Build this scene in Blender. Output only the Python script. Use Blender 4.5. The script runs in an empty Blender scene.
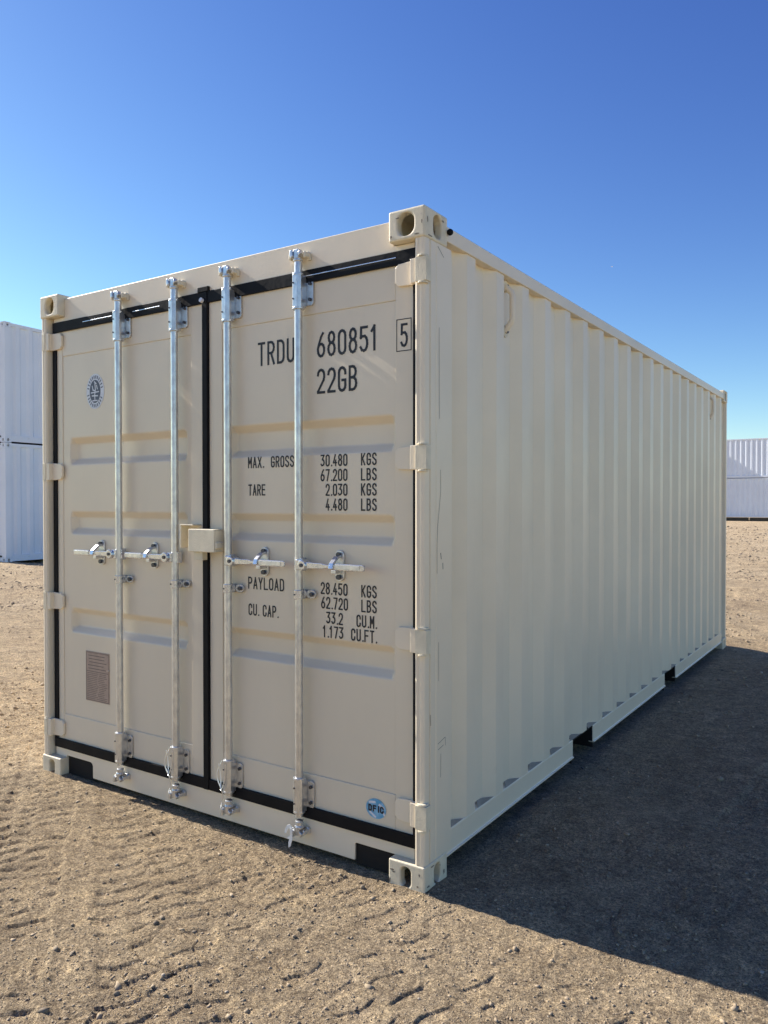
import bpy, bmesh, math, random
import numpy as np
from mathutils import Vector, Matrix

# ------------------------------------------------------------------ camera, sky, sun, exposure
scene = bpy.context.scene
C = scene.collection
R = math.radians
CAM = Vector((1.4972, -2.5320, 1.4790))
YAW = 0.585711                        # the camera looks this far left of +Y
cam_data = bpy.data.cameras.new("camera")
cam = bpy.data.objects.new("camera", cam_data)
C.objects.link(cam)
cam.location = CAM
cam.rotation_euler = (math.pi / 2 - 0.0138, 0.0004, YAW)
cam_data.sensor_fit = 'VERTICAL'
cam_data.sensor_height = 36.0
cam_data.lens = 782.16 / 1024 * 36.0
cam_data.clip_start = 0.05
cam_data.clip_end = 12000
scene.camera = cam

SUN_EL = 34.0
SUN_TURN = 2.0                        # degrees the light turns from +X towards +Y
world = bpy.data.worlds.new("World")
scene.world = world
world.use_nodes = True
wn = world.node_tree.nodes
sky = wn.new('ShaderNodeTexSky')
sky.sky_type = 'NISHITA'
sky.sun_disc = False
sky.sun_elevation = R(SUN_EL)
sky.sun_rotation = R(270 - SUN_TURN)
sky.altitude = 300
sky.air_density = 1.0
sky.dust_density = 0.25
sky.ozone_density = 2.2
# tone of this day's sky: deeper blue overhead, pale cyan low down
wl = world.node_tree.links
sep, com = wn.new('ShaderNodeSeparateColor'), wn.new('ShaderNodeCombineColor')
wl.new(sky.outputs[0], sep.inputs[0])
for i, (e_, k_) in enumerate(((1.55, 1.21), (1.50, 1.17), (1.02, 0.89))):
    a_, p_, m_ = (wn.new('ShaderNodeMath') for _ in range(3))
    a_.operation, p_.operation, m_.operation = 'MULTIPLY', 'POWER', 'MULTIPLY'
    a_.inputs[1].default_value, p_.inputs[1].default_value, m_.inputs[1].default_value = 0.1, e_, 10 * k_
    wl.new(sep.outputs[i], a_.inputs[0])
    wl.new(a_.outputs[0], p_.inputs[0])
    wl.new(p_.outputs[0], m_.inputs[0])
    wl.new(m_.outputs[0], com.inputs[i])
wl.new(com.outputs[0], wn['Background'].inputs[0])
wn['Background'].inputs[1].default_value = 0.10

sun_data = bpy.data.lights.new("sun", 'SUN')
sun_data.energy = 5.0
sun_data.angle = R(0.5)
sun_data.color = (1.0, 0.93, 0.84)
sun = bpy.data.objects.new("sun", sun_data)
C.objects.link(sun)
d = Vector((math.cos(R(SUN_EL)) * math.cos(R(SUN_TURN)), math.cos(R(SUN_EL)) * math.sin(R(SUN_TURN)), -math.sin(R(SUN_EL))))
sun.rotation_euler = d.to_track_quat('-Z', 'Y').to_euler()

vs = scene.view_settings
vs.view_transform = 'Standard'
vs.look = 'None'
vs.gamma = 1.0
vs.use_curve_mapping = False
vs.exposure = 0.90
scene.render.engine = 'CYCLES'
scene.cycles.max_bounces = 6
scene.cycles.diffuse_bounces = 4

random.seed(7)
rng = np.random.default_rng(11)

# ------------------------------------------------------------------ materials
def mat(name, color, rough=0.5, metal=0.0, var=0.0, vscale=3.0, bump=0.0, bscale=60.0, color2=None, spots=0.0,
        spot_color=(0.1, 0.08, 0.06), spot_scale=8.0, stretch=(1, 1, 1), spec=0.5, coat=0.0):
    m = bpy.data.materials.new(name)
    m.use_nodes = True
    nt = m.node_tree
    N, L = nt.nodes, nt.links
    b = N['Principled BSDF']
    b.inputs['Base Color'].default_value = (*color, 1)
    b.inputs['Roughness'].default_value = rough
    b.inputs['Metallic'].default_value = metal
    b.inputs['Specular IOR Level'].default_value = spec
    if coat:
        b.inputs['Coat Weight'].default_value = coat
        b.inputs['Coat Roughness'].default_value = 0.25
    tc = N.new('ShaderNodeTexCoord')
    mp = N.new('ShaderNodeMapping')
    mp.inputs['Scale'].default_value = stretch
    L.new(tc.outputs['Object'], mp.inputs[0])
    out = None
    if var or color2:
        nz = N.new('ShaderNodeTexNoise')
        nz.inputs['Scale'].default_value = vscale
        nz.inputs['Detail'].default_value = 6
        nz.inputs['Roughness'].default_value = 0.6
        L.new(mp.outputs[0], nz.inputs['Vector'])
        cr = N.new('ShaderNodeValToRGB')
        c2 = color2 or tuple(c * (1 - var) for c in color)
        cr.color_ramp.elements[0].position = 0.35
        cr.color_ramp.elements[0].color = (*c2, 1)
        cr.color_ramp.elements[1].position = 0.65
        cr.color_ramp.elements[1].color = (*color, 1)
        L.new(nz.outputs['Fac'], cr.inputs[0])
        out = cr.outputs[0]
        rr = N.new('ShaderNodeMapRange')
        rr.inputs['To Min'].default_value = min(1, rough + 0.12)
        rr.inputs['To Max'].default_value = max(0.05, rough - 0.08)
        L.new(nz.outputs['Fac'], rr.inputs['Value'])
        L.new(rr.outputs[0], b.inputs['Roughness'])
    if spots:
        n2 = N.new('ShaderNodeTexNoise')
        n2.inputs['Scale'].default_value = spot_scale
        n2.inputs['Detail'].default_value = 8
        n2.inputs['Roughness'].default_value = 0.75
        L.new(mp.outputs[0], n2.inputs['Vector'])
        mr = N.new('ShaderNodeMapRange')
        mr.inputs['From Min'].default_value = 0.64
        mr.inputs['From Max'].default_value = 0.72
        mr.inputs['To Max'].default_value = spots
        L.new(n2.outputs['Fac'], mr.inputs['Value'])
        mx = N.new('ShaderNodeMix')
        mx.data_type = 'RGBA'
        L.new(mr.outputs[0], mx.inputs['Factor'])
        if out:
            L.new(out, mx.inputs['A'])
        else:
            mx.inputs['A'].default_value = (*color, 1)
        mx.inputs['B'].default_value = (*spot_color, 1)
        out = mx.outputs['Result']
    if out:
        L.new(out, b.inputs['Base Color'])
    if bump:
        n3 = N.new('ShaderNodeTexNoise')
        n3.inputs['Scale'].default_value = bscale
        n3.inputs['Detail'].default_value = 3
        L.new(mp.outputs[0], n3.inputs['Vector'])
        n4 = N.new('ShaderNodeTexNoise')
        n4.inputs['Scale'].default_value = 2.2
        n4.inputs['Detail'].default_value = 2
        L.new(mp.outputs[0], n4.inputs['Vector'])
        ad = N.new('ShaderNodeMath')
        ad.operation = 'MULTIPLY_ADD'
        ad.inputs[1].default_value = 6.0
        L.new(n4.outputs['Fac'], ad.inputs[0])
        L.new(n3.outputs['Fac'], ad.inputs[2])
        bp = N.new('ShaderNodeBump')
        bp.inputs['Strength'].default_value = bump
        bp.inputs['Distance'].default_value = 0.002
        L.new(ad.outputs[0], bp.inputs['Height'])
        L.new(bp.outputs[0], b.inputs['Normal'])
    return m

BEIGE = (0.87, 0.750, 0.560)
M = {
    'paint': mat('beige_paint', BEIGE, 0.46, var=0.09, vscale=1.3, bump=0.16, bscale=90, spots=0.12, spot_color=(0.45, 0.37, 0.27), spot_scale=5, coat=0.3),
    'door_paint': mat('beige_door_paint', (0.80, 0.69, 0.515), 0.38, var=0.08, vscale=1.1, bump=0.18, bscale=90, spots=0.10, spot_color=(0.45, 0.37, 0.27), spot_scale=6, coat=0.2, stretch=(1, 1, 0.5)),
    'casting': mat('casting_paint', (0.80, 0.71, 0.52), 0.5, var=0.18, vscale=12, bump=0.55, bscale=160, spots=0.8, spot_color=(0.16, 0.12, 0.09), spot_scale=26),
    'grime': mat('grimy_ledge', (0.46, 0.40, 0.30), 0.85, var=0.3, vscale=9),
    'rubber': mat('black_rubber', (0.006, 0.006, 0.008), 0.6, var=0.3, vscale=12, bump=0.3, bscale=40, spec=0.2),
    'galv': mat('galvanised_steel', (0.72, 0.73, 0.73), 0.32, metal=0.85, color2=(0.54, 0.55, 0.56), vscale=38, bump=0.3, bscale=70, stretch=(1, 1, 0.6)),
    'zinc': mat('bright_zinc', (0.66, 0.69, 0.74), 0.24, metal=0.95, color2=(0.5, 0.52, 0.57), vscale=30),
    'dark_metal': mat('dark_bolt_steel', (0.09, 0.09, 0.10), 0.4, metal=0.8),
    'ink': mat('black_lettering', (0.012, 0.012, 0.016), 0.5),
    'sticker_white': mat('white_sticker', (0.72, 0.74, 0.78), 0.4, var=0.1, vscale=60),
    'sticker_dark': mat('dark_sticker_print', (0.05, 0.06, 0.10), 0.45),
    'sticker_blue': mat('blue_sticker', (0.05, 0.30, 0.52), 0.35, color2=(0.30, 0.55, 0.72), vscale=26),
    'plate': mat('data_plate_metal', (0.47, 0.34, 0.26), 0.5, metal=0.0, var=0.15, vscale=30),
    'plate_ink': mat('data_plate_print', (0.15, 0.115, 0.095), 0.6),
    'under': mat('dark_underside_shade', (0.022, 0.02, 0.018), 0.85, spec=0.2),  # near-black colour includes the shade of sill notches and fork pockets
    'wire': mat('seal_wire', (0.7, 0.72, 0.74), 0.3, metal=0.8),
    'tape': mat('white_tape', (0.75, 0.75, 0.72), 0.6),
    'scuff': mat('scratch_dark', (0.20, 0.17, 0.13), 0.7),
    'white': mat('white_container_paint', (0.75, 0.81, 0.90), 0.5, var=0.07, vscale=0.7, spots=0.25, spot_color=(0.38, 0.33, 0.28), spot_scale=2.5),
    'wood_shade': mat('timber_shade_block', (0.12, 0.09, 0.06), 0.85, var=0.3, vscale=8),  # dark tone carries the shade of the gap below the far stacks
}

# ------------------------------------------------------------------ helpers
def link(name, bm, m, parent=None, bevel=0.0, seg=2, smooth=False):
    bmesh.ops.recalc_face_normals(bm, faces=bm.faces)
    me = bpy.data.meshes.new(name)
    bm.to_mesh(me)
    bm.free()
    me.materials.append(m)
    o = bpy.data.objects.new(name, me)
    C.objects.link(o)
    if parent:
        o.parent = parent
    if smooth:
        me.polygons.foreach_set('use_smooth', [True] * len(me.polygons))
        me.set_sharp_from_angle(angle=R(38))
    if bevel:
        md = o.modifiers.new('bevel', 'BEVEL')
        md.width = bevel
        md.segments = seg
        md.limit_method = 'ANGLE'
        md.angle_limit = R(35)
    return o

def box(bm, x0, x1, y0, y1, z0, z1):
    v = [bm.verts.new((x, y, z)) for x in (x0, x1) for y in (y0, y1) for z in (z0, z1)]
    for f in ((0, 1, 3, 2), (4, 6, 7, 5), (0, 4, 5, 1), (2, 3, 7, 6), (0, 2, 6, 4), (1, 5, 7, 3)):
        bm.faces.new([v[i] for i in f])

def extr(bm, pts, a, b, axis='z'):
    """prism: 2-D outline pushed along an axis"""
    def P(p, t):
        return {'z': (p[0], p[1], t), 'y': (p[0], t, p[1]), 'x': (t, p[0], p[1])}[axis]
    lo = [bm.verts.new(P(p, a)) for p in pts]
    hi = [bm.verts.new(P(p, b)) for p in pts]
    n = len(pts)
    bm.faces.new(lo)
    bm.faces.new(hi[::-1])
    for i in range(n):
        bm.faces.new((lo[i], lo[(i + 1) % n], hi[(i + 1) % n], hi[i]))

def tube(bm, path, r, n=12, caps=True):
    path = [Vector(p) for p in path]
    rs = r if isinstance(r, (list, tuple)) else [r] * len(path)
    rings = []
    up = None
    for i, p in enumerate(path):
        t = (path[min(i + 1, len(path) - 1)] - path[max(i - 1, 0)]).normalized()
        if up is None:
            up = t.orthogonal().normalized()
        u = (up - t * up.dot(t)).normalized()
        up = u
        w = t.cross(u)
        rings.append([bm.verts.new(p + (u * math.cos(2 * math.pi * k / n) + w * math.sin(2 * math.pi * k / n)) * rs[i]) for k in range(n)])
    for a, b in zip(rings, rings[1:]):
        for k in range(n):
            bm.faces.new((a[k], a[(k + 1) % n], b[(k + 1) % n], b[k]))
    if caps:
        bm.faces.new(rings[0][::-1])
        bm.faces.new(rings[-1])

def obround(w, h, n=32):
    """outline of a slot w wide and h high"""
    r = min(w, h) / 2
    out = []
    for k in range(n):
        a = 2 * math.pi * (k + 0.5) / n
        x, y = r * math.cos(a), r * math.sin(a)
        x += math.copysign(max(0, w / 2 - r), x)
        y += math.copysign(max(0, h / 2 - r), y)
        out.append((x, y))
    return out

def holed_face(bm, o, u, v, w, h, hc, hw, hh, depth):
    """a w x h panel from corner o along u and v with a slot, and the slot's wall going in by depth"""
    o, u, v = Vector(o), Vector(u), Vector(v)
    nrm = u.cross(v)
    cor = [bm.verts.new(o + u * a + v * b) for a, b in ((w, h), (0, h), (0, 0), (w, 0))]
    hp = obround(hw, hh)
    n = len(hp)
    ring = [bm.verts.new(o + u * (hc[0] + a) + v * (hc[1] + b)) for a, b in hp]
    inn = [bm.verts.new(o + u * (hc[0] + a) + v * (hc[1] + b) - nrm * depth) for a, b in hp]
    q = n // 4
    for k in range(n):
        k2 = (k + 1) % n
        c = cor[k // q]
        bm.faces.new((c, ring[k], ring[k2]))
        if (k + 1) % q == 0:
            bm.faces.new((c, ring[k2], cor[((k + 1) // q) % 4]))
        bm.faces.new((ring[k], inn[k], inn[k2], ring[k2]))

def thing(name, label, cat, loc=(0, 0, 0), group=None):
    o = bpy.data.objects.new(name, None)
    C.objects.link(o)
    o.location = loc
    o['label'] = label
    o['category'] = cat
    if group:
        o['group'] = group
    return o

# ------------------------------------------------------------------ ground
def gnoise(x, y, seed):
    """2-D gradient noise, about -1..1"""
    xi, yi = np.floor(x).astype(np.int64), np.floor(y).astype(np.int64)
    fx, fy = x - xi, y - yi
    ux, uy = fx * fx * fx * (fx * (fx * 6 - 15) + 10), fy * fy * fy * (fy * (fy * 6 - 15) + 10)
    def g(ix, iy, dx, dy):
        h = (ix * 374761393 + iy * 668265263 + seed * 974634777) & 0xFFFFFFFF
        h = ((h ^ (h >> 13)) * 1274126177) & 0xFFFFFFFF
        h = (h ^ (h >> 16)) & 0xFFFF
        a = h * (2 * np.pi / 65536.0)
        return np.cos(a) * dx + np.sin(a) * dy
    n00 = g(xi, yi, fx, fy)
    n10 = g(xi + 1, yi, fx - 1, fy)
    n01 = g(xi, yi + 1, fx, fy - 1)
    n11 = g(xi + 1, yi + 1, fx - 1, fy - 1)
    return 1.4 * ((n00 * (1 - ux) + n10 * ux) * (1 - uy) + (n01 * (1 - ux) + n11 * ux) * uy)

def sstep(a, b, x):
    t = np.clip((x - a) / (b - a), 0, 1)
    return t * t * (3 - 2 * t)

def lug_track(x, y, p, ax, width, pitch, depth, lug, curve, seed, ridge=0.0, patchy=0.0):
    """tread print: bars pressed across a track that runs through p along ax"""
    ax = np.array(ax) / np.hypot(*ax)
    wx = x + 0.02 * gnoise(x * 3, y * 3, seed) + 0.008 * gnoise(x * 13, y * 13, seed + 1)
    wy = y + 0.02 * gnoise(x * 3, y * 3, seed + 2) + 0.008 * gnoise(x * 13, y * 13, seed + 3)
    u = (wx - p[0]) * ax[0] + (wy - p[1]) * ax[1]
    v = -(wx - p[0]) * ax[1] + (wy - p[1]) * ax[0]
    s = v / (width / 2)
    row = (s > 0)
    ph = (u + curve * np.sin(s * 3.0) + row * pitch * 0.5) / pitch
    f = ph - np.floor(ph)
    bar = sstep(0.0, 0.035, f) * (1 - sstep(lug, lug + 0.62, f))       # one sharp edge, one soft one
    gap = 1 - 0.75 * np.exp(-(s / 0.09) ** 2)
    inside = 1 - sstep(0.86, 1.0, np.abs(s))
    pt = sstep(-0.25 - patchy, 0.45 - patchy * 0.3, 0.8 * gnoise(x * 1.7 + 9, y * 1.7, seed + 4) + 0.9 * gnoise(x * 8, y * 8, seed + 5) + 0.25)
    h = -depth * bar * gap * inside * pt - 0.35 * depth * inside
    h += ridge * np.exp(-((np.abs(s) - 1.05) / 0.10) ** 2) * (0.6 + 0.6 * gnoise(x * 6, y * 6, seed + 6))
    return h

def height(x, y, res):
    h = np.zeros_like(x)
    def add(wl, amp, seed, ridged=False):
        nonlocal h
        w = 1 - sstep(0.22, 0.5, res / wl)
        if not np.any(w > 0):
            return
        c, s = math.cos(seed * 1.3), math.sin(seed * 1.3)
        n = gnoise((c * x - s * y) / wl, (s * x + c * y) / wl, seed)
        if ridged:
            n = 0.4 - np.abs(n) * 1.4
        h = h + w * amp * n
    dist = np.hypot(x - CAM.x, y - CAM.y)
    add(60, 0.05, 1)
    add(9, 0.028, 2)
    add(2.6, 0.016, 3)
    add(0.9, 0.007, 4)
    add(0.33, 0.0042, 5)
    add(0.14, 0.0032, 6, True)
    add(0.07, 0.0028, 7)
    add(0.035, 0.0022, 8)
    add(0.019, 0.0019, 9)
    add(0.011, 0.0013, 10)
    # rougher, churned dirt away from the container
    far = sstep(4.5, 10, dist)
    if np.any(far > 0):
        keep_h = h
        h = np.zeros_like(x)
        add(2.1, 0.030, 12, True)
        add(0.75, 0.030, 13, True)
        add(0.36, 0.018, 14)
        h = keep_h + far * h * (0.35 + 0.9 * sstep(-0.2, 0.5, gnoise(x * 0.21, y * 0.35, 15)))
    # crumbly patches: small clods where a slow mask is high
    cm = sstep(0.05, 0.55, gnoise(x * 1.1 + 3, y * 1.1 - 5, 21) + 0.4 * gnoise(x * 4.1, y * 4.1, 22))
    near = 1 - sstep(0.008, 0.02, res)
    c1 = np.maximum(0, gnoise(x * 26, y * 26, 23) - 0.12) + 0.6 * np.maximum(0, gnoise(x * 48, y * 48, 24) - 0.1)
    h = h + near * cm * c1 * 0.016
    # shrinkage cracks / scuffed edges
    cr = np.abs(gnoise(x * 3.1 + 0.12 * gnoise(x * 11, y * 11, 25), y * 5.2, 26))
    h = h - near * 0.007 * (1 - sstep(0.0, 0.03, cr)) * sstep(0.0, 0.4, gnoise(x * 1.3, y * 1.3, 27))
    # tyre prints
    k = 1 - sstep(0.012, 0.05, res)
    h = h + k * lug_track(x, y, (-1.22, -0.92), (0.78, -0.62), 0.34, 0.088, 0.0100, 0.04, 0.02, 31, 0.005)
    h = h + k * lug_track(x, y, (-0.86, -0.58), (0.80, -0.60), 0.40, 0.100, 0.0075, 0.04, 0.03, 41, 0.004, 0.1)
    h = h + k * lug_track(x, y, (0.25, -0.22), (0.93, -0.36), 0.36, 0.105, 0.0065, 0.04, 0.012, 51, 0.002, 0.0)
    h = h + k * lug_track(x, y, (-0.15, -0.52), (0.93, -0.30), 0.36, 0.12, 0.0062, 0.04, 0.02, 61, 0.002, 0.0)
    h = h + k * lug_track(x, y, (-2.6, -0.25), (0.80, -0.60), 0.45, 0.11, 0.011, 0.04, 0.03, 71, 0.005)
    h = h + k * sstep(0.8, 1.6, y) * lug_track(x, y, (1.2, 3.2), (0.1, 1.0), 0.5, 0.18, 0.014, 0.35, 0.05, 81, 0.008)
    # wheel ruts farther out
    for sx, sy, ax, ay, w, dp, sd in ((-5, 5, 1, 0.15, 0.5, 0.04, 1), (-7, 3, 0.9, -0.35, 0.6, 0.035, 2), (0, 11, 1, 0.12, 0.6, 0.06, 3), (0, 17, 1, -0.05, 0.9, 0.09, 4),
                                      (0, 26, 1, 0.1, 1.3, 0.12, 5), (0, 37, 1, 0.02, 1.8, 0.15, 6), (-6, 1.2, 1, 0.05, 0.35, 0.03, 7)):
        a = np.array((ax, ay)) / math.hypot(ax, ay)
        v = -(x - sx) * a[1] + (y - sy) * a[0] + 0.5 * w * gnoise(x * 0.25, y * 0.25, 90 + sd)
        h = h + (-dp * np.exp(-(v / w) ** 2) + 0.6 * dp * np.exp(-((np.abs(v) - 1.5 * w) / (0.5 * w)) ** 2)) * (0.7 + 0.5 * gnoise(x * 0.4, y * 0.4, 97 + sd))
    h = h - 0.006 + 0.004
    # the container stands level: the ground stays low under it and is banked a little round its corners
    inside = (1 - sstep(-0.06, 0.10, np.maximum(np.maximum(x, -2.438 - x), np.maximum(-y, y - 6.058))))
    h = h * (1 - 0.85 * inside) - 0.012 * inside
    nearc = np.exp(-(np.maximum(0, np.maximum(np.maximum(x, -2.438 - x), np.maximum(-y, y - 6.058)) - 0.1) / 0.5) ** 2)
    h = h * (1 - 0.25 * nearc)
    for cx, cy in ((-0.08, 0.05), (-2.36, 0.05), (-0.08, 6.0), (-2.36, 6.0)):
        dd = np.hypot(x - cx, y - cy)
        h = h + 0.012 * np.exp(-(dd / 0.16) ** 2)
    return h

def make_ground():
    # rings round the spot below the camera; fine ahead, coarse behind
    th = np.concatenate([np.linspace(89.9, 53, 26)[:-1], np.linspace(53, 0.55, 1050)])
    rad = CAM.z / np.tan(np.radians(th))
    rad = np.concatenate([rad, np.geomspace(rad[-1], 7000, 26)[1:]])
    half = R(41)
    fine = np.linspace(-half, half, 1150)
    coarse = np.linspace(half, 2 * math.pi - half, 90)[1:-1]
    ang = np.concatenate([fine, coarse]) - YAW            # azimuth clockwise from +Y
    na, nr = len(ang), len(rad)
    A, Rr = np.meshgrid(ang, rad)
    X = CAM.x + Rr * np.sin(A)
    Y = CAM.y + Rr * np.cos(A)
    dr = np.gradient(rad)
    da = np.concatenate([np.full(len(fine), fine[1] - fine[0]), np.full(len(coarse), coarse[1] - coarse[0])])
    res = np.maximum(np.minimum(dr[:, None], Rr * 0.02) * np.ones_like(A), Rr * da[None, :] * 0.9)
    Z = height(X.ravel(), Y.ravel(), res.ravel()).reshape(X.shape)
    Z = Z * (1 - sstep(300, 900, Rr))
    co = np.stack([X, Y, Z], -1).reshape(-1, 3)
    i = np.arange(nr - 1)[:, None] * na
    j = np.arange(na)[None, :]
    j2 = (j + 1) % na
    quads = np.stack([i + j, i + j2, i + na + j2, i + na + j], -1).reshape(-1, 4)[:, ::-1]
    me = bpy.data.meshes.new('ground')
    me.vertices.add(len(co))
    me.vertices.foreach_set('co', co.astype(np.float32).ravel())
    me.loops.add(quads.size)
    me.loops.foreach_set('vertex_index', quads.astype(np.int32).ravel())
    me.polygons.add(len(quads))
    me.polygons.foreach_set('loop_start', np.arange(0, quads.size, 4, dtype=np.int32))
    me.polygons.foreach_set('use_smooth', np.ones(len(quads), dtype=bool))
    me.update(calc_edges=True)
    o = bpy.data.objects.new('ground', me)
    C.objects.link(o)
    o['kind'] = 'structure'
    return o

def ground_material():
    m = bpy.data.materials.new('sandy_dirt')
    m.use_nodes = True
    nt = m.node_tree
    N, L = nt.nodes, nt.links
    b = N['Principled BSDF']
    b.inputs['Roughness'].default_value = 0.95
    b.inputs['Specular IOR Level'].default_value = 0.15
    tc = N.new('ShaderNodeTexCoord')
    def noise(scale, detail=5, rough=0.6):
        n = N.new('ShaderNodeTexNoise')
        n.inputs['Scale'].default_value = scale
        n.inputs['Detail'].default_value = detail
        n.inputs['Roughness'].default_value = rough
        L.new(tc.outputs['Object'], n.inputs['Vector'])
        return n.outputs['Fac']
    def ramp(src, stops):
        r = N.new('ShaderNodeValToRGB')
        e = r.color_ramp.elements
        e[0].position, e[0].color = stops[0][0], (*stops[0][1], 1)
        e[1].position, e[1].color = stops[-1][0], (*stops[-1][1], 1)
        for p, c in stops[1:-1]:
            k = e.new(p)
            k.color = (*c, 1)
        L.new(src, r.inputs[0])
        return r.outputs[0]
    def mix(fac, a, bb, mode='MIX'):
        x = N.new('ShaderNodeMix')
        x.data_type = 'RGBA'
        x.blend_type = mode
        if isinstance(fac, float):
            x.inputs['Factor'].default_value = fac
        else:
            L.new(fac, x.inputs['Factor'])
        for s, k in ((a, 'A'), (bb, 'B')):
            if isinstance(s, tuple):
                x.inputs[k].default_value = (*s, 1)
            else:
                L.new(s, x.inputs[k])
        return x.outputs['Result']
    base = ramp(noise(0.9, 7, 0.62), [(0.30, GC[0]), (0.52, GC[1]), (0.72, GC[2])])
    fine = ramp(noise(95, 6, 0.8), [(0.30, (0.58, 0.57, 0.57)), (0.5, (1, 1, 1)), (0.70, (1.32, 1.30, 1.26))])
    c = mix(1.0, base, fine, 'MULTIPLY')
    v0 = N.new('ShaderNodeTexVoronoi')
    v0.inputs['Scale'].default_value = 230
    L.new(tc.outputs['Object'], v0.inputs['Vector'])
    sp = N.new('ShaderNodeSeparateColor')
    L.new(v0.outputs['Color'], sp.inputs[0])
    c = mix(1.0, c, ramp(sp.outputs[0], [(0.0, (0.50, 0.47, 0.45)), (0.18, (0.82, 0.80, 0.78)), (0.6, (1.05, 1.05, 1.05)), (1.0, (1.5, 1.47, 1.38))]), 'MULTIPLY')
    c = mix(1.0, c, ramp(noise(3.2, 14, 0.85), [(0.38, (0.74, 0.73, 0.73)), (0.5, (1, 1, 1)), (0.62, (1.22, 1.21, 1.18))]), 'MULTIPLY')
    for sc_, lo_, hi_ in ((62, .78, 1.22), (19, .86, 1.13), (8, .92, 1.08)):
        c = mix(1.0, c, ramp(noise(sc_, 2, 0.5), [(0.36, (lo_, lo_ * .99, lo_ * .98)), (0.5, (1, 1, 1)), (0.64, (hi_, hi_ * .99, hi_ * .96))]), 'MULTIPLY')
    vor = N.new('ShaderNodeTexVoronoi')
    vor.inputs['Scale'].default_value = 120
    L.new(tc.outputs['Object'], vor.inputs['Vector'])
    grain = ramp(vor.outputs['Distance'], [(0.0, (1, 1, 1)), (0.16, (1, 1, 1)), (0.24, (0, 0, 0))])
    sel = ramp(vor.outputs['Color'], [(0.50, (0, 0, 0)), (0.56, (0.85, 0.85, 0.85))])
    g = mix(1.0, grain, sel, 'MULTIPLY')
    gcol = ramp(vor.outputs['Color'], [(0.50, (0.10, 0.085, 0.07)), (0.64, (0.22, 0.18, 0.14)), (0.85, (0.52, 0.45, 0.36))])
    c = mix(g, c, gcol)
    L.new(c, b.inputs['Base Color'])
    # grit
    add = N.new('ShaderNodeMath')
    add.operation = 'ADD'
    L.new(noise(170, 4, 0.7), add.inputs[0])
    L.new(noise(38, 4, 0.7), add.inputs[1])
    bp = N.new('ShaderNodeBump')
    bp.inputs['Strength'].default_value = 1.0
    bp.inputs['Distance'].default_value = 0.016
    L.new(add.outputs[0], bp.inputs['Height'])
    # coarser roughness that still reads far off
    bp2 = N.new('ShaderNodeBump')
    bp2.inputs['Strength'].default_value = 0.8
    bp2.inputs['Distance'].default_value = 0.08
    L.new(noise(5.5, 13, 0.72), bp2.inputs['Height'])
    L.new(bp2.outputs[0], bp.inputs['Normal'])
    L.new(bp.outputs[0], b.inputs['Normal'])
    return m

GC = ((0.400, 0.312, 0.208), (0.458, 0.364, 0.245), (0.515, 0.418, 0.290))
M['dirt'] = ground_material()
ground = make_ground()
ground.data.materials.append(M['dirt'])

def pebble_material():
    m = bpy.data.materials.new('mixed_pebbles')
    m.use_nodes = True
    N, L = m.node_tree.nodes, m.node_tree.links
    b = N['Principled BSDF']
    b.inputs['Roughness'].default_value = 0.85
    g = N.new('ShaderNodeNewGeometry')
    r = N.new('ShaderNodeValToRGB')
    e = r.color_ramp.elements
    e[0].position, e[0].color = 0.0, (0.13, 0.10, 0.075, 1)
    e[1].position, e[1].color = 1.0, (0.42, 0.36, 0.28, 1)
    for p, c in ((0.08, (0.19, 0.15, 0.105)), (0.30, (0.30, 0.235, 0.155)), (0.85, (0.40, 0.31, 0.205)), (0.96, (0.36, 0.29, 0.20))):
        k = e.new(p)
        k.color = (*c, 1)
    L.new(g.outputs['Random Per Island'], r.inputs[0])
    L.new(r.outputs[0], b.inputs['Base Color'])
    return m

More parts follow.
